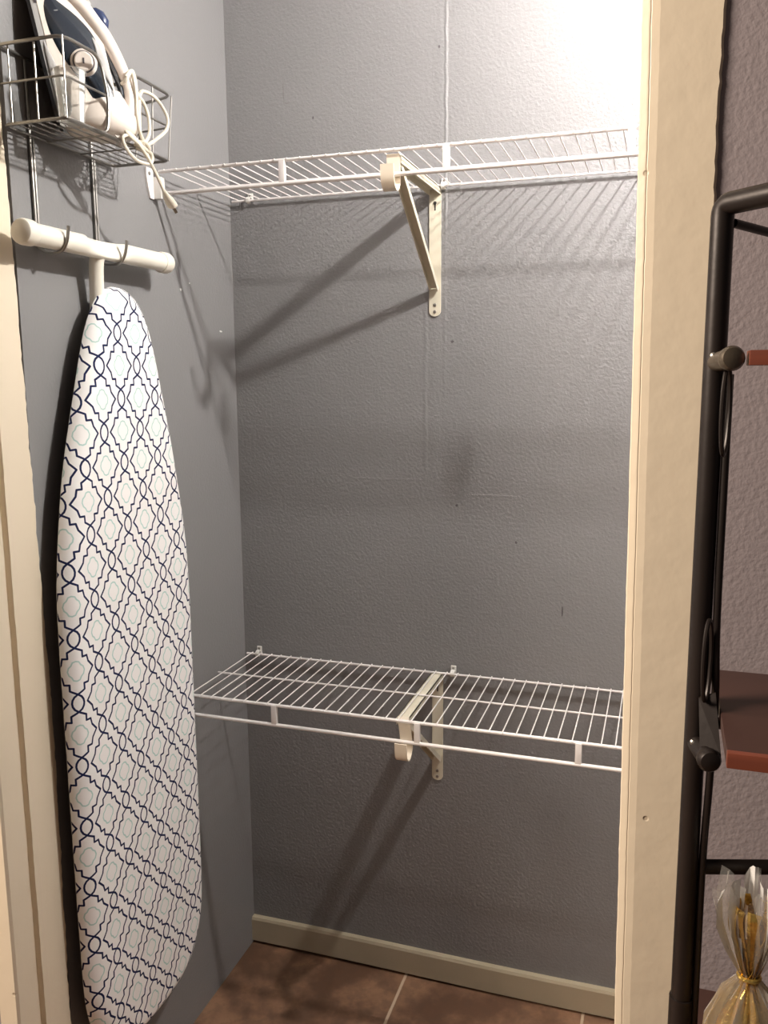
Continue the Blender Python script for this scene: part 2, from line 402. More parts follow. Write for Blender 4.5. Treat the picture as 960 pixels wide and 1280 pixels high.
# right jamb and casing board, leaning a little like the photo's
def jx(z): return .9065 + (1.037-z)*.0105 if z > -.2 else .9065+1.237*.0105
bm = NB(); rows = []
for i in range(nz+1):
    z = ZF + (ZH-ZF)*i/nz; a = jx(z) + ragged(z, .0003, 7); c = a + .0085 + ragged(z, .00018, 9); d = .9865 + ragged(z, .0011, 11)
    pr = [(a, -.69), (a, -.798), (a+.0012, -.8008), (c-.0015, -.8030), (c, -.8034), (c+.0010, -.8030), (c+.0018, -.8036), (c+.0100, -.8048), (d-.002, -.8048), (d, -.8034), (d+.001, -.7995), (d, -.79), (.945, -.79), (.945, -.69)]
    rows.append([bm.verts.new((x, y, z)) for x, y in pr])
n_ = len(rows[0])
for a, b in zip(rows, rows[1:]):
    for k in range(n_): bm.faces.new((a[k], a[(k+1) % n_], b[(k+1) % n_], b[k]))
bm.faces.new(rows[0][::-1]); bm.faces.new(rows[-1]); struct('trim_2', bm, M['cream'], 'cream painted door casing on the right')
bm = NB(); add_box(bm, (-.03, -.80, ZH), (.945, -.69, ZH+.02)); add_box(bm, (-.06, -.816, ZH+.001), (.985, -.80, ZH+.075)); struct('trim_3', bm, M['cream'], 'cream door head trim')

# ceiling lamp in the closet: porcelain holder and bare bulb, out of the frame to the upper right
lamp = thing('ceiling_lamp', 'bare lit bulb in a white holder on the closet ceiling', 'lamp', (BULB[0], BULB[1], ZC))
bm = NB(); add_lathe(bm, [(.055, 0), (.055, -.012), (.035, -.03), (.020, -.045), (.014, -.135)], (BULB[0], BULB[1], ZC)); obj('lamp_holder', bm, M['vinyl'], lamp)
bm = NB(); add_lathe(bm, [(r_*.667, h_*.667) for r_, h_ in [(.004, .058), (.013, .052), (.014, .040), (.022, .026), (.029, .010), (.030, 0), (.027, -.013), (.018, -.024), (.004, -.030)]], (BULB[0], BULB[1], BULB[2]-G), seg=16); obj('bulb', bm, M['bulb'], lamp)

# ------------------------------------------------------------------ wire shelves
P_ = .0254; SX1 = XR - .006
def wire_shelf(z, x0, yb, d, label, spx):
    t = thing('wire_shelf', label, 'shelf', (.5, yb-d/2, z), 'white vinyl wire shelves')
    yf = yb - d
    bm = NB(); add_tube(bm, [(x0-.014, yf, z-.0015), (SX1, yf, z-.0015)], .0034, 10); obj('front_rail', bm, M['vinyl'], t)
    bm = NB(); add_tube(bm, [(x0-.014, yf-.002, z-.0425), (SX1, yf-.002, z-.0425)], .0038, 10); obj('lip_rail', bm, M['vinyl'], t)
    bm = NB(); add_tube(bm, [(x0-.014, yb, z-.003), (SX1, yb, z-.003)], .0026, 8); obj('back_rail', bm, M['vinyl'], t)
    bm = NB(); add_tube(bm, [(x0-.014, yb-.141, z-.003), (SX1, yb-.141, z-.003)], .0021, 8); obj('middle_rail', bm, M['vinyl'], t)
    bm = NB(); k = 0
    while x0 + k*P_ < SX1 - .004:
        x = x0 + k*P_ + random.uniform(-.0006, .0006)
        add_tube(bm, [(x, yb+.003, z), (x, yb-d*.5, z-.0002), (x, yf+.002, z+.0008), (x, yf-.0030, z+.0010), (x, yf-.0045, z-.0008)], .00125, 6); k += 1
    obj('cross_wires', bm, M['vinyl'], t)
    for x in spx:
        bm = NB(); add_box(bm, (x-.0058, yf-.005, z-.041), (x+.0058, yf+.004, z-.001), .0012); obj('lip_spacer', bm, M['vinyl'], t)
    return t
ZU = 1.0445
up_sh = wire_shelf(ZU, .0257, -.012, .2914, 'upper white wire shelf high on the grey closet wall, seen from below', (.269, .575, .878, 1.184, 1.49))
lo_sh = wire_shelf(0.0, .0253, -.012, .286, 'lower white wire shelf below hip height, its wire deck seen from above', (.2195, .521, .8245, 1.13, 1.435))

def shelf_bracket(xc, z, yf, label, hx):
    t = thing('shelf_bracket', label, 'bracket', (xc, 0, z-.266), 'cream shelf brackets')
    w = .025
    bm = NB(); pl = []
    n = 10
    zb, zt = z-.2665, z-.008
    out = [(-w/2, zt), (-w/2, zb+w/2)] + [(-w/2*math.cos(PI*k/n), zb+w/2-w/2*math.sin(PI*k/n)*.8) for k in range(1, n)] + [(w/2, zb+w/2), (w/2, zt)]
    add_prism(bm, [(xc+a, -.0003, b) for a, b in out], (0, -.003, 0)); obj('wall_plate', bm, M['bracket'], t, smooth=False)
    # top arm: channel with down-turned edges
    bm = NB(); add_box(bm, (xc-w/2, yf+.012, z-.0075), (xc+w/2, -.003, z-.0055))
    add_box(bm, (xc-w/2, yf+.02, z-.019), (xc-w/2+.0018, -.0035, z-.0055)); add_box(bm, (xc+w/2-.0018, yf+.02, z-.019), (xc+w/2, -.0035, z-.0055)); obj('support_arm', bm, M['bracket'], t, smooth=False)
    # diagonal brace
    a = Vector((xc, yf+.035, z-.014)); b = Vector((xc, -.006, z-.206)); bm = NB(); dirv = (b-a).normalized(); nn = Vector((1, 0, 0)).cross(dirv)
    add_strap(bm, [a, b], .018, .002, (1, 0, 0))
    for s in (-1, 1):
        off = Vector((s*.0085, 0, 0)) + nn*(-.005 if nn.y > 0 else .005)
        add_strap(bm, [a+off, b+off], .0105, .0016, nn)
    obj('diagonal_brace', bm, M['bracket'], t, smooth=False)
    # J hook that carries the hanging rail
    prof = [(yf+.03, z-.0062), (yf+.012, z-.0062), (yf+.005, z-.0085), (yf+.0035, z-.015), (yf+.0035, z-.050), (yf+.001, z-.060), (yf-.008, z-.0695), (yf-.018, z-.0715), (yf-.028, z-.066), (yf-.034, z-.055), (yf-.0365, z-.032)]
    pth = smooth_path([(xc+hx*min(1, i/4), y, zz) for i, (y, zz) in enumerate(prof)], 4)
    bm = NB(); add_strap(bm, pth, w*.96, .0022, (1, 0, 0)); obj('rod_hook', bm, M['beige_cap'], t)
    for zz, m in ((z-.241, 'screw'), (z-.255, 'screw'), (z-.035, 'hole')):
        bm = NB(); add_lathe(bm, [(.0036, 0), (.0036, .0016), (.0018, .0024)], (xc, -.0033, zz), (0, -1, 0), 12); obj('screw', bm, M[m], t, label='dark screw in its slot' if m == 'hole' else None)
    bm = NB(); add_box(bm, (xc-.0015, -.0037, z-.05), (xc+.0015, -.0030, z-.035)); obj('keyhole_slot', bm, M['hole'], t, smooth=False)
    return t
shelf_bracket(.476, ZU, -.3034, 'cream metal bracket with diagonal brace holding up the upper wire shelf', .004)
shelf_bracket(.4845, 0.0, -.298, 'cream metal bracket with J hook under the lower wire shelf', .014)

def wall_clip(x, z, label, down=True):
    t = thing('wall_clip', label, 'clip', (x, 0, z), 'white clips of the wire shelves')
    bm = NB(); add_box(bm, (x-.006, -.004, z-.008), (x+.006, -.0002, z+.010), .001); obj('clip_plate', bm, M['vinyl_grey'], t)
    bm = NB(); add_strap(bm, smooth_path([(x, -.004, z+.000), (x, -.011, z+.0005), (x, -.0165, z-.004), (x, -.0145, z-.011), (x, -.008, z-.012)], 4), .009, .0018, (1, 0, 0)); obj('clip_hook', bm, M['vinyl_grey'], t)
    bm = NB(); add_lathe(bm, [(.0028, 0), (.0028, .001), (.001, .0016)], (x, -.004, z+.005), (0, -1, 0), 10); obj('screw', bm, M['screw'], t)
wall_clip(.0525, ZU+.004, 'white wall clip by the corner, holding the upper shelf back wire')
wall_clip(.4955, ZU+.003, 'white wall clip beside the upper bracket, holding the upper shelf back wire')
wall_clip(.040, .004, 'white wall clip in the corner above the lower shelf')
wall_clip(.521, .004, 'white wall clip above the lower shelf just right of its bracket')
def end_bracket(z, yf, label):
    t = thing('shelf_end_bracket', label, 'bracket', (0, yf, z-.05), 'end brackets of the wire shelves')
    bm = NB(); out = [(yf-.030, z+.002), (yf-.030, z-.014), (yf-.027, z-.030), (yf-.020, z-.052), (yf-.008, z-.053), (yf-.008, z+.002)]
    add_prism(bm, [(.0003, a, b) for a, b in out], (.004, 0, 0)); obj('wall_plate', bm, M['vinyl'], t, smooth=False)
    bm = NB(); add_box(bm, (.004, yf-.008, z-.052), (.020, yf+.006, z-.012), .001); obj('rail_socket', bm, M['vinyl_grey'], t)
    bm = NB(); add_lathe(bm, [(.0035, 0), (.0035, .001), (.001, .0015)], (.0043, yf-.021, z-.008), (1, 0, 0), 10); obj('screw', bm, M['screw'], t)
end_bracket(ZU, -.3034, 'white end bracket on the left wall under the upper wire shelf')
end_bracket(0.0, -.298, 'white end bracket on the left wall at the lower shelf')

# ------------------------------------------------------------------ wire iron caddy
cx0, cx1, cy0, cy1, czb, czt = .006, .117, -.702, -.438, 1.024, 1.134
cad = thing('iron_caddy', 'grey steel wire wall basket that holds the iron and the ironing board below', 'wire basket', (.005, -.57, czb))
def tube_obj(name, paths, r, material, parent, seg=8, **k):
    bm = NB()
    for p in paths: add_tube(bm, p, r, seg, **k)
    return obj(name, bm, material, parent)
zm = (czb+czt)/2 + .002
yl, yr = cy0+.088, -.538                 # where the high front corners curve down
tube_obj('bottom_rim', [fillet([(cx0, -.57, czb), (cx0, cy0, czb), (cx1, cy0, czb), (cx1, cy1, czb), (cx0, cy1, czb), (cx0, -.57, czb)], .012)], .0026, M['chrome'], cad)
tube_obj('bottom_wires', [[(cx0+.0165*k, cy0+.001, czb+.002), (cx0+.0165*k, cy1-.001, czb+.002)] for k in range(1, 7)] + [[(cx0, y, czb-.001), (cx1, y, czb-.001)] for y in (-.61, -.53)], .0013, M['chrome'], cad)
ytr = -.420
tube_obj('left_side_rail', [fillet([(cx0, cy0, czt), (cx1, cy0, czt), (cx1, yl-.004, czt), (cx1, yl+.014, czb+.05), (cx1, yl+.006, czb), (cx1, yl-.03, czb)], .022, 8)], .0026, M['chrome'], cad)
tube_obj('right_side_rail', [fillet([(cx0, ytr+.03, czt), (cx1, ytr, czt), (cx1, yr-.004, czt), (cx1, yr+.002, czb+.05), (cx1, yr+.026, czb), (cx1, yr+.05, czb)], .022, 8)], .0026, M['chrome'], cad)
tube_obj('back_rail', [[(cx0, cy0, czt), (cx0, ytr+.03, czt)]], .0024, M['chrome'], cad)
tube_obj('middle_wire', [fillet([(cx0, cy0, zm), (cx1, cy0, zm), (cx1, yl+.012, zm)], .008)], .0017, M['chrome'], cad)
tube_obj('middle_wire', [fillet([(cx0, ytr+.005, zm), (cx1, ytr-.008, zm), (cx1, yr+.002, zm)], .008)], .0017, M['chrome'], cad)
vp = [[(x, cy0, czt), (x, cy0, czb)] for x in (.022, .068, cx1)] + [[(cx1, y, czt), (cx1, y2, czb)] for y, y2 in ((ytr, cy1), (-.478, -.486))] + [[(x, ytr+.01, czt), (x, cy1, czb)] for x in (.05,)]
for w_ in vp: tube_obj('upright_wire', [w_], .0013, M['chrome'], cad)
for yy in (-.643, -.4935):
    bm = NB()
    for s in (-.003, .003):
        zt_ = czt if s < 0 else czb
        path = smooth_path([(.004, yy+s, zt_), (.004, yy+s, 1.0), (.004, yy+s, .90), (.0045, yy+s, .866), (.013, yy+s*.9, .853), (.032, yy+s*.6-.004, .8485), (.052, yy-.006+s*.3, .8500), (.0645, yy-.009, .864), (.070, yy-.010, .886)], 6)
        if s > 0: path = path[:-14]
        add_tube(bm, path, .0025, 8)
    obj('hanging_hook', bm, M['chrome'], cad)

# ------------------------------------------------------------------ ironing board hanging from the hooks
ib = thing('ironing_board', 'ironing board in navy and mint trellis-print cover hanging nose up on left wall', 'ironing board', (.045, -.51, -.575))
half = [(.811, .0), (.808, .018), (.800, .035), (.786, .052), (.766, .067), (.735, .083), (.690, .099), (.640, .114), (.590, .129), (.540, .143), (.485, .156), (.43, .167), (.37, .177), (.31, .184), (.22, .187), (.1, .187), (-.05, .187), (-.2, .187), (-.33, .186), (-.41, .184), (-.46, .176), (-.50, .160), (-.535, .136), (-.558, .104), (-.570, .065), (-.575, .0)]
yc = -.5085
def yo(z): return yc + .010*max(0, min(1, (z-.5)/.28))
cpts = [(yo(z) + w, z) for z, w in half] + [(yo(z) - w, z) for z, w in half[-2:0:-1]]
op = smooth_path([(0, y, z) for y, z in cpts], 5, closed=True)
op = [(p.y, p.z) for p in op]; N_ = len(op)
nor = []
for i in range(N_):
    a, b = op[i-1], op[(i+1) % N_]; t = Vector((b[0]-a[0], b[1]-a[1])).normalized(); nor.append((-t.y, t.x))
cenY, cenZ = yc, .1
sg = 1 if (nor[0][0]*(op[0][0]-cenY) + nor[0][1]*(op[0][1]-cenZ)) > 0 else -1
nor = [(a*sg, b*sg) for a, b in nor]
bm = NB(); uvl = bm.loops.layers.uv.new('UVMap'); uvd = {}
prof = []                                        # (inset, depth) from the back edge round to the front face
XF = .0635
for k in range(9):
    a = (PI/2)*k/8; prof.append((.030*(1-math.cos(a))**1.0, .028*math.sin(a)))
prof = [(.012, -.004), (.004, -.004)] + prof
prof = [(i_, .034+d_) for i_, d_ in prof]
rings = []; arc = 0; prev = None
for (ins, x) in prof: pass
arcs = []; tot = 0
for j in range(len(prof)):
    if j: tot += math.dist(prof[j], prof[j-1])
    arcs.append(tot)
for j, (ins, x) in enumerate(prof):
    ring = []
    uvins = prof[-1][0] - (tot - arcs[j])        # cloth length measured back from the face
    for (y, z), (ny, nz_) in zip(op, nor):
        v = bm.verts.new((x, y-ny*ins, z-nz_*ins)); uvd[v] = (y-ny*uvins, z-nz_*uvins); ring.append(v)
    rings.append(ring)
for a, b in zip(rings, rings[1:]):
    for k in range(N_): bm.faces.new((a[k], a[(k+1) % N_], b[(k+1) % N_], b[k]))
# front face: strips across the width with a slight swell
last = rings[-1]
bm.faces.new(last)
bm.faces.new(rings[0][::-1])
for f in bm.faces:
    for l in f.loops: l[uvl].uv = uvd[l.vert]
obj('fabric_cover', bm, M['trellis'], ib)
# board deck behind the cover
bm = NB(); dk = [(.030, yc+(y-yc)*.93, .118+(z-.118)*.985) for y, z in op[::4]]; add_prism(bm, dk, (.002, 0, 0)); obj('metal_deck', bm, M['deck'], ib)
# foot bar with caps and the flattened centre
def bar_obj():
    bm = NB(); pts = []; y = -.712
    ys = [-.712 + i*(.352)/44 for i in range(45)]
    rg = add_tube(bm, [(.045, y, .868+.002*(y+.53)) for y in ys], .0165, 24)
    for y, ring in zip(ys, rg):
        d = min(1, max(0, 1-abs((y+.535)/.056)))**.5 if abs(y+.535) < .056 else 0
        for v in ring:
            off = v.co - Vector((.045, y, .868))
            k = max(0, off.normalized().dot(Vector((.86, 0, .5))))
            v.co -= Vector((.86, 0, .5))*(.014*d*k)
    return obj('foot_bar', bm, M['bar'], ib)
bar_obj()
for y, s in ((-.706, -1), (-.366, 1)):
    bm = NB(); add_lathe(bm, [(.0178, 0), (.0190, .003), (.0192, .018), (.0180, .0225), (.0150, .0245)] , (.045, y, .868), (0, s, 0), 28); obj('end_cap', bm, M['cap'], ib)
bm = NB(); add_tube(bm, smooth_path([(.040, -.541, .862), (.034, -.541, .845), (.028, -.536, .80), (.022, -.53, .70), (.018, -.52, .3), (.018, -.51, -.3)], 5), .013, 14, sect=(1, .8)); obj('leg_tube', bm, M['bar'], ib)
bm = NB(); add_tube(bm, [(.015, -.60, -.40), (.015, -.42, -.40)], .012, 12); obj('lower_leg_bar', bm, M['bar'], ib)

# ------------------------------------------------------------------ clothes iron standing on its heel in the caddy
O = Vector((.030, -.606, 1.051))
Ll = Vector((-.145, -.115, .98)).normalized(); Hh = Vector((.83, .555, 0)); Hh = (Hh - Ll*Hh.dot(Ll)).normalized(); Nn = Hh.cross(Ll)
if Nn.y > 0: Nn = -Nn
def IP(l, h, n): return O + Ll*l + Hh*h + Nn*n
iron = thing('clothes_iron', 'white steam iron with navy water tank standing on its heel in the wire basket', 'iron', tuple(O))
def plan(t, W):
    heel = math.sqrt(max(0, 1-(1-min(1, t/.12))**2))*.35+.65 if t < .12 else 1
    return W*heel*max(0, 1-t**2.4)**.72
def lrange(h):
    q = min(1, max(0, h)/.1)
    l0 = -.003 - .026*math.sin(min(PI/2, h/.07*PI/2)); l1 = .250 - .12*q**1.5 - .02*q
    return l0, l1
def bodyW(h):
    q = min(1, max(0, h/.10)); return .048*(1-.42*q**1.3)
def half_w(l, h):
    l0, l1 = lrange(h); t = (l-l0)/(l1-l0)
    return plan(min(1, max(0, t)), bodyW(h))
def body_loft(bm, hs, grow=0.0, l_fn=lrange, w_fn=bodyW, ns=26):
    rings = []
    for h in hs:
        l0, l1 = l_fn(h); W = w_fn(h)+grow; r = []
        ts = [(1-math.cos(PI*k/ns))/2 for k in range(ns+1)]
        for t in ts: r.append(bm.verts.new(IP(l0-grow+(l1-l0+2*grow)*t, h, plan(t, W))))
        for t in ts[-2:0:-1]: r.append(bm.verts.new(IP(l0-grow+(l1-l0+2*grow)*t, h, -plan(t, W))))
        rings.append(r)
    n = len(rings[0])
    for a, b in zip(rings, rings[1:]):
        for k in range(n): bm.faces.new((a[k], a[(k+1) % n], b[(k+1) % n], b[k]))
    bm.faces.new(rings[0][::-1]); bm.faces.new(rings[-1])
bm = NB(); body_loft(bm, [-.004, -.001, .001], .003); obj('soleplate', bm, M['iron_sole'], iron)
bm = NB(); body_loft(bm, [.0012, .004, .008, .010], -.001); obj('skirt', bm, M['iron_grey'], iron)
bm = NB(); body_loft(bm, [.010, .012, .02, .03, .04, .05, .06, .07, .08, .088, .092], 0); body = obj('body_shell', bm, M['iron_white'], iron)
# coloured panels that lie on both flanks: an outline in (length, height) coordinates, slightly proud of the shell
def flank_panel(name, outline, material, proud, label=None):
    cl = sum(p[0] for p in outline)/len(outline); ch = sum(p[1] for p in outline)/len(outline)
    o2 = smooth_path([(l, h, 0) for l, h in outline], 4, closed=True); n = len(o2); bm = NB()
    for s in (1, -1):
        rr = []
        for j in range(1, 11):
            r = j/10; row = []
            for p in o2:
                l, h = cl+(p.x-cl)*r, min(.0915, max(.003, ch+(p.y-ch)*r))
                row.append(bm.verts.new(IP(l, h, s*(half_w(l, h)+proud*(1-r**6)-.0012*(r > .99)))))
            rr.append(row)
        c0 = bm.verts.new(IP(cl, ch, s*(half_w(cl, ch)+proud)))
        for k in range(n): bm.faces.new((c0, rr[0][k], rr[0][(k+1) % n]))
        for a, b in zip(rr, rr[1:]):
            for k in range(n): bm.faces.new((a[k], a[(k+1) % n], b[(k+1) % n], b[k]))
    return obj(name, bm, material, iron, label=label)
flank_panel('water_tank', [(.176, .026), (.156, .0165), (.126, .0155), (.095, .021), (.062, .034), (.032, .050), (.010, .060), (-.002, .075), (.006, .088), (.030, .0905), (.060, .0905), (.090, .086), (.118, .078), (.142, .062), (.162, .042), (.174, .028)], M['iron_navy'], .0032, 'dark navy water tank')
flank_panel('side_skirt', [(.105, .006), (.06, .004), (.0, .004), (-.010, .012), (.004, .024), (.035, .022), (.07, .016)], M['iron_grey'], .0016)
flank_panel('handle_gap_panel', [(.112, .0765), (.092, .076), (.070, .075), (.050, .080), (.034, .086), (.028, .0905), (.060, .0905), (.090, .087)], M['iron_grey'], .0050, 'light grey crescent standing in for the open handle gap')  # added grey panel, stands in for the see-through gap under the handle
# handle arch and its dark underside
hp = [(.212, .012), (.198, .030), (.180, .050), (.156, .072), (.112, .095), (.064, .109), (.028, .113), (.002, .107), (-.018, .092), (-.030, .074)]
hpts = smooth_path([IP(l, h, 0) for l, h in hp], 5); nH = len(hpts)
rad = [.013 + .004*math.sin(PI*min(1, i/nH*1.6)) + .013*max(0, (i/nH-.62)/.38)**1.4 for i in range(nH)]
bm = NB(); add_tube(bm, hpts, .016, 18, radii=rad, sect=(.80, 1.12), upv=tuple(Hh)); obj('handle', bm, M['iron_white'], iron)
gp = smooth_path([IP(l, h-.0105, 0) for l, h in hp[2:8]], 5)
bm = NB(); add_tube(bm, gp, .009, 12, upv=tuple(Hh), sect=(.6, 1.5)); obj('grip_pad', bm, M['iron_navy'], iron)
# heel cup
bm = NB(); rings = []
for k in range(9):
    a = PI/2*k/8; hh0, sc = .050, math.cos(a)
    ring = []
    for j in range(28):
        th = 2*PI*j/28
        ring.append(bm.verts.new(IP(-.010-.016*math.sin(a)-.20*(.032+.053*max(.05, sc**.4)*math.cos(th))*math.sin(a), .062+.056*max(.05, sc**.4)*math.cos(th), -.004+.052*max(.05, sc**.4)*math.sin(th))))
    rings.append(ring)
top = [bm.verts.new(IP(.030, .058+.044*math.cos(2*PI*j/28), .034*math.sin(2*PI*j/28))) for j in range(28)]
rings = [top] + rings
for a, b in zip(rings, rings[1:]):
    for k in range(28): bm.faces.new((a[k], a[(k+1) % 28], b[(k+1) % 28], b[k]))
bm.faces.new(rings[-1]); bm.faces.new(rings[0][::-1]); obj('heel_rest', bm, M['iron_white'], iron)
# dial on the flank
dc = IP(.068, .056, half_w(.068, .056)+.0035)
bm = NB(); add_lathe(bm, [(.0195, 0), (.0195, .005), (.0165, .0065)], dc, Nn, 28); dial = obj('dial_ring', bm, M['iron_white'], iron)
bm = NB(); add_lathe(bm, [(.0160, .0045), (.0160, .0075)], dc, Nn, 28); child(dial, 'dial_groove', bm, M['mark'])
bm = NB(); add_lathe(bm, [(.0138, .005), (.0138, .0105), (.0120, .012)], dc, Nn, 28); child(dial, 'dial_knob', bm, M['iron_white'])
bm = NB(); add_box(bm, (-.0012, -.004, 0), (.0012, .004, .0006)); bm.transform(Matrix.Translation(dc+Nn*.012) @ Nn.to_track_quat('Z', 'Y').to_matrix().to_4x4()); child(dial, 'dial_mark', bm, M['mark'])
# steam buttons on the front of the handle
for l, h, m, w in ((.138, .0945, 'iron_blue', .0112), (.164, .080, 'iron_grey', .006)):
    bm = NB(); c = IP(l, h, 0); add_tube(bm, [c - Ll*w*1.5 - Hh*w*.1, c - Ll*w*1.1 + Hh*w*.1, c - Ll*w*.3 + Hh*w*.25, c + Ll*w*.5, c + Ll*w*1.1 - Hh*w*.5, c + Ll*w*1.4 - Hh*w*.9], w, 16, radii=[w*.4, w*.8, w, w*.95, w*.7, w*.3]); obj('steam_button', bm, M[m], iron, label='navy blue button' if m == 'iron_blue' else 'small grey button')
# printed marks on the flank near the nose
def flank_mark(l0, l1, h0, h1, m):
    bm = NB(); q = [(l0, h0), (l1, h0), (l1, h1), (l0, h1)]
    vs = [bm.verts.new(IP(l, h, half_w(l, h)+.0006)) for l, h in q] + [bm.verts.new(IP(l, h, half_w(l, h)-.001)) for l, h in q]
    bm.faces.new(vs[:4]); bm.faces.new(vs[4:][::-1])
    for i in range(4): bm.faces.new((vs[i], vs[(i+1) % 4], vs[4+(i+1) % 4], vs[4+i]))
    return bm
for k, (a, b, c, d) in enumerate([(.158, .172, .0062, .0072), (.158, .172, .0082, .0090), (.160, .170, .0100, .0108), (.1735, .175, .0050, .0130), (.170, .182, .0080, .0090), (.172, .180, .0112, .0120), (.1805, .1815, .0060, .0110)]):
    obj('printed_mark', flank_mark(a, b, c, d, 0), M['mark'], iron, smooth=False)
bm = NB(); lm, hm = .146, .034
c = IP(lm, hm, half_w(lm, hm)+.003); add_tube(bm, [c-Hh*.003, c+Hh*.003], .0009, 8); obj('level_mark', bm, M['iron_grey'], iron)
# power cord, bundled, with its plug
bm = NB(); r = .0029
A = [(.085, -.540, 1.120), (.112, -.560, 1.112), (.128, -.569, 1.113), (.130, -.555, 1.131), (.129, -.545, 1.121), (.128, -.54, 1.103), (.128, -.522, 1.092), (.128, -.51, 1.073), (.130, -.514, 1.047), (.131, -.536, 1.027), (.129, -.558, 1.032), (.125, -.574, 1.042)]
B = [(.128, -.569, 1.118), (.132, -.558, 1.128), (.134, -.552, 1.097), (.134, -.552, 1.071), (.134, -.546, 1.042), (.133, -.530, 1.024)]
C_ = [(.124, -.532, 1.045), (.126, -.53, 1.101), (.126, -.511, 1.113), (.127, -.479, 1.109), (.128, -.454, 1.09), (.128, -.458, 1.069), (.127, -.487, 1.047), (.129, -.518, 1.03), (.134, -.540, 1.024)]
D = [(.125, -.578, 1.041), (.129, -.562, 1.03), (.134, -.537, 1.020), (.136, -.519, 1.014), (.134, -.521, 1.0), (.128, -.548, .999), (.124, -.57, 1.012), (.124, -.579, 1.027), (.128, -.560, 1.034), (.133, -.545, 1.020), (.135, -.530, 1.008), (.136, -.521, .998)]
E_ = [(.131, -.530, 1.020), (.134, -.521, 1.002), (.133, -.508, .992), (.131, -.49, .978), (.130, -.477, .965)]
for q in (A, B, C_, D, E_): add_tube(bm, smooth_path(q, 7), r, 8)
cord = obj('power_cord', bm, M['cord'], iron)
bm = NB(); add_tube(bm, smooth_path([(.122, -.540, 1.022), (.131, -.531, 1.0175), (.138, -.528, 1.021), (.136, -.536, 1.028), (.126, -.543, 1.030)], 5, closed=True), .0028, 8); child(cord, 'cord_tie', bm, M['cord'])
p0, p1 = Vector((.130, -.478, .966)), Vector((.129, -.449, .9455)); dv = (p1-p0).normalized()
bm = NB(); add_tube(bm, [p0, p0+dv*.006, p0+dv*.014, p0+dv*.018, p0+dv*.030, p0+dv*.034], .006, 12, radii=[.0032, .004, .0062, .0075, .0082, .0078], sect=(.8, 1.15)); plug = child(cord, 'plug', bm, M['cord'])
for s in (-1, 1):
    sv = dv.cross(Vector((1, 0, 0))).normalized()*.0036*s + Vector((.3, .3, 0))*.006*s
    bm = NB(); add_strap(bm, [p0+dv*.033+sv, p0+dv*.045+sv], .0055, .0016, (1, .2, .3)); child(cord, 'plug_blade', bm, M['brass'])

# clear measuring cup in the basket's near corner
cup = NB(); ccx, ccy = .087, -.651
add_lathe(cup, [(.0175, czb+.005), (.0222, czb+.078), (.0236, czb+.0785), (.0236, czb+.0815), (.0218, czb+.0815), (.0165, czb+.008)], (ccx, ccy, 0), (0, 0, 1), 32)
tag(obj('measuring_cup', cup, M['cup']), 'clear plastic measuring cup standing in the wire basket in front of the iron', 'cup')

# ------------------------------------------------------------------ dark metal storage rack standing on the room side
rk = thing('storage_rack', 'dark metal rack with scrollwork and reddish wood shelves right of the doorway', 'rack', (1.27, -.93, ZF))
PX, PY = .9885, -.93
for (x, y) in ((PX, PY), (1.555, PY)):
    bm = NB(); add_tube(bm, fillet([(x, y, ZF), (x, y, .806), (x+(.13 if x < 1.2 else -.13), y-.125, .806)] , .010, 6), .0102, 14)
    add_tube(bm, [(x, y, ZF), (x, y, .012)], .0118, 14); add_lathe(bm, [(.014, ZF), (.014, ZF+.012), (.0105, ZF+.016)], (x, y, 0)); obj('post', bm, M['rack'], rk)
bm = NB(); add_tube(bm, fillet([(PX+.126, PY-.121, .806), (PX+.15, PY-.144, .806), (1.40, PY-.144, .806), (1.425, PY-.121, .806)], .02), .0102, 14); obj('top_rail', bm, M['rack'], rk)
bm = NB(); add_tube(bm, [(PX+.010, PY+.004, .790), (PX+.05, PY+.050, .785), (PX+.09, -.812, .783)], .0042, 10); obj('wall_stay', bm, M['rack'], rk)
for x, s in ((PX, 1), (1.555, -1)):          # slim rods beside each post with scroll loops
    bm = NB(); pts = [(x+s*.0135, PY-.002, .655), (x+s*.0135, PY-.004, .56), (x+s*.0140, PY-.004, .42), (x+s*.0165, PY-.005, .34), (x+s*.0155, PY-.004, .25), (x+s*.0135, PY-.002, .16), (x+s*.0140, PY, -.05), (x+s*.0140, PY, ZF)]
    add_tube(bm, smooth_path(pts, 5), .0037, 10); obj('side_rod', bm, M['rack'], rk)
    for zc, hz, xo in ((.622, .040, .0105), (.385, .040, .0065)):
        bm = NB(); add_tube(bm, [(x+s*(xo+.0040*math.cos(a)), PY-.020+.012*math.cos(a), zc+hz*math.sin(a)) for a in [2*PI*k/28 for k in range(28)]], .0022, 8, closed=True); obj('scroll_loop', bm, M['rack'], rk)
    bm = NB(); add_prism(bm, [(x+s*.001, PY-.012, .345), (x+s*.016, PY-.012, .352), (x+s*.022, PY-.040, .300), (x+s*.004, PY-.040, .288)], (0, -.003, 0)); obj('gusset_plate', bm, M['rack'], rk, smooth=False)
    for zc, m in ((.669, 'rack_cap'), (.2975, 'rack')):
        c1 = Vector((x+s*.0125, -.982, zc)); c0 = Vector((x+s*.0010, PY-.004, zc-.003)); ax = (c1-c0).normalized(); L = (c1-c0).length
        bm = NB(); add_lathe(bm, [(.0085, 0), (.0095, L*.7), (.0088, L*.74), (.0106, L*.80), (.0110, L*.93), (.0090, L*1.0), (.004, L*1.03)], c0, ax, 22); obj('shelf_rail_end', bm, M[m], rk, label='bronze rounded rail end' if m == 'rack_cap' else None)
        bm = NB(); add_lathe(bm, [(.0026, 0), (.0026, .0012), (.001, .002)], c0 + Vector((-s*.0035, -.014, .006)), (-s*.35, -.9, .2), 10); obj('screw', bm, M['screw'], rk)
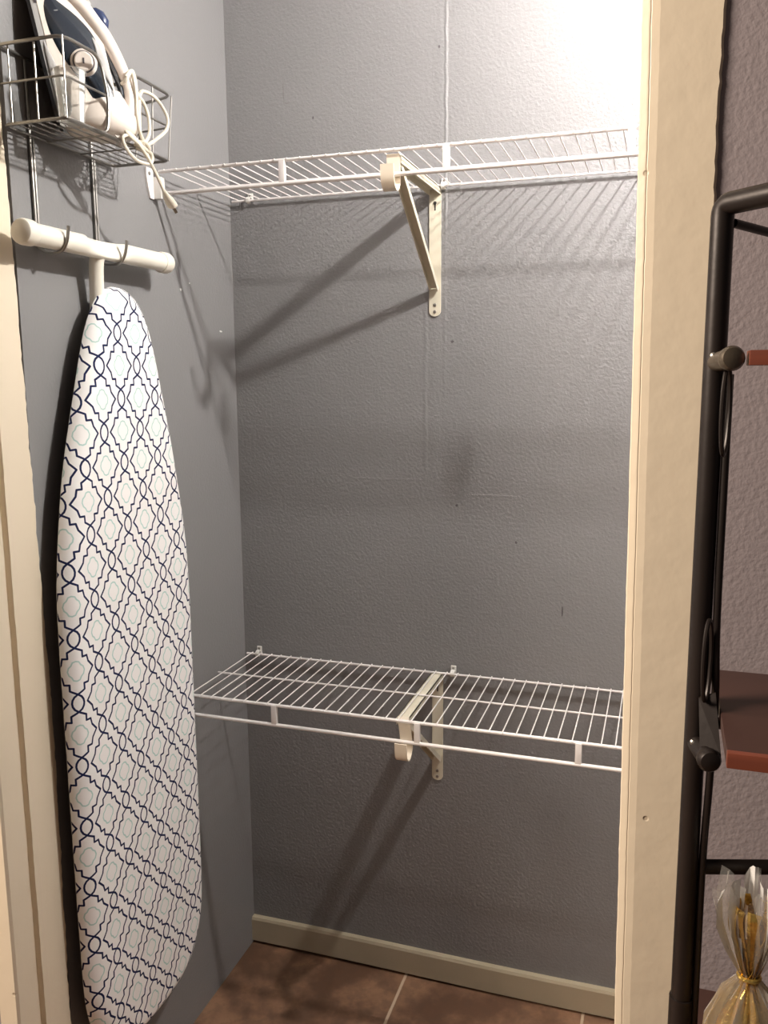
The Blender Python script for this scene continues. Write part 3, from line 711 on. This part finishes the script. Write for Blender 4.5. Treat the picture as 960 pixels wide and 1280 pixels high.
xr0, xr1 = 1.0135, 1.53
def board(z0, z1, xa):
    bm = NB(); add_box(bm, (xa, -1.036, z0), (xr1+.004, -.822, z1), .0012); b = obj('shelf_board', bm, M['wood_dark'], rk)
    bm = NB(); add_box(bm, (xa, -1.044, z0-.0006), (xr1+.004, -1.0362, z1+.0004), .001); child(b, 'front_edge', bm, M['wood'], label='reddish front edge')
bm = NB(); add_box(bm, (xr0, -.985, .6625), (xr1, -.955, .6755), .001); obj('wood_rail', bm, M['wood'], rk)
board(.322, .335, xr0-.004)
board(-.067, -.054, xr0-.008)
board(-.50, -.487, xr0-.004)
bm = NB(); add_tube(bm, [(1.000, -.930, .161), (1.29, -.842, .161)], .0082, 12, sect=(1, .6)); add_tube(bm, [(1.29, -.842, .161), (1.555, -.925, .161)], .0082, 12, sect=(1, .6)); obj('cross_bar', bm, M['rack'], rk)
for zz in (.322, -.067, -.50):
    bm = NB(); add_tube(bm, [(PX, PY, zz-.006), (1.555, PY, zz-.006)], .006, 10); obj('shelf_support', bm, M['rack'], rk)

# ------------------------------------------------------------------ cellophane gift bags on the rack
def gift_bag(x, y, zb, sc, seed, label, lean=0.0):
    rnd = random.Random(seed)
    t = thing('gift_bag', label, 'gift bag', (x, y, zb))
    nx, nz = -.004, .129*sc
    def wrap(bm, prof, amp, seg=72, seedp=0):
        rings = []
        for j, (r, h, am) in enumerate(prof):
            ring = []
            for k in range(seg):
                th = 2*PI*k/seg
                q = 1 + am*(math.sin(th*7+seedp+j*.25)*.5 + math.sin(th*13+seedp*2-j*.3)*.35 + math.sin(th*23+j)*.2)
                ring.append(bm.verts.new((x+nx*(h/.13)+lean*max(0, h-.05)/.15+r*q*math.cos(th)*sc, y+r*q*.75*math.sin(th)*sc, zb+h*sc+(am*.020*math.sin(th*5+seedp) if j == len(prof)-1 else 0))))
            rings.append(ring)
        for a, b in zip(rings, rings[1:]):
            for k in range(seg): bm.faces.new((a[k], a[(k+1) % seg], b[(k+1) % seg], b[k]))
        return rings
    bm = NB(); rg = wrap(bm, [(.034, .0005, 0), (.041, .008, .03), (.043, .04, .06), (.040, .075, .10), (.025, .108, .2), (.011, .124, .35), (.0075, .129, .3), (.010, .135, .35), (.018, .155, .45), (.025, .180, .5), (.027, .205, .5), (.025, .224, .5)], 1, seedp=seed)
    bm.faces.new(rg[0][::-1]); obj('cellophane_wrap', bm, M['cellophane'], t)
    # printed gold bands of the wrap, standing in the fan above the tie
    bm = NB()
    for q in range(10):
        th = 2*PI*q/10 + rnd.uniform(-.2, .2) + seed; w = rnd.uniform(.007, .011)
        pth = []
        for h, r in ((.118, .006), (.130, .005), (.140, .009), (.158, .0145), (.180, .020), (.196, .0215+rnd.uniform(-.002, .002)), (.200+rnd.uniform(0, .008), .021)):
            pth.append((x+nx+lean*max(0, h-.05)/.15+r*math.cos(th+rnd.uniform(-.15, .15))*sc, y+r*.75*math.sin(th)*sc, zb+h*sc))
        add_strap(bm, smooth_path(pth, 4), w*sc*1.3, .0004, (-math.sin(th), math.cos(th), rnd.uniform(-.2, .2)))
    obj('gold_band', bm, M['gold'], t, label='shiny gold foil strips')
    bm = NB(); rg = wrap(bm, [(.026, .003, .05), (.034, .012, .12), (.035, .045, .16), (.024, .080, .22), (.011, .108, .3), (.005, .120, .3)], 1, 60, seed+2)
    bm.faces.new(rg[0][::-1]); bm.faces.new(rg[-1]); obj('gold_filling', bm, M['gold'], t, label='crumpled gold foil inside')
    bm = NB(); add_tube(bm, [(x+nx+lean*.079/.15+.0095*sc*math.cos(a), y+.0085*sc*math.sin(a), zb+nz) for a in [2*PI*k/20 for k in range(20)]], .0022, 8, closed=True); obj('tie', bm, M['gold'], t)
    return t
gift_bag(1.052, -.965, -.054, 1.0, 1, 'cellophane gift bag with gold foil, tied at the neck, on the rack shelf')

# everything above is measured from the lower shelf: lift it so the floor lies at height zero
for o in list(scn.objects):
    if o.parent is None and o.type in ('MESH', 'EMPTY') : o.location.z += G
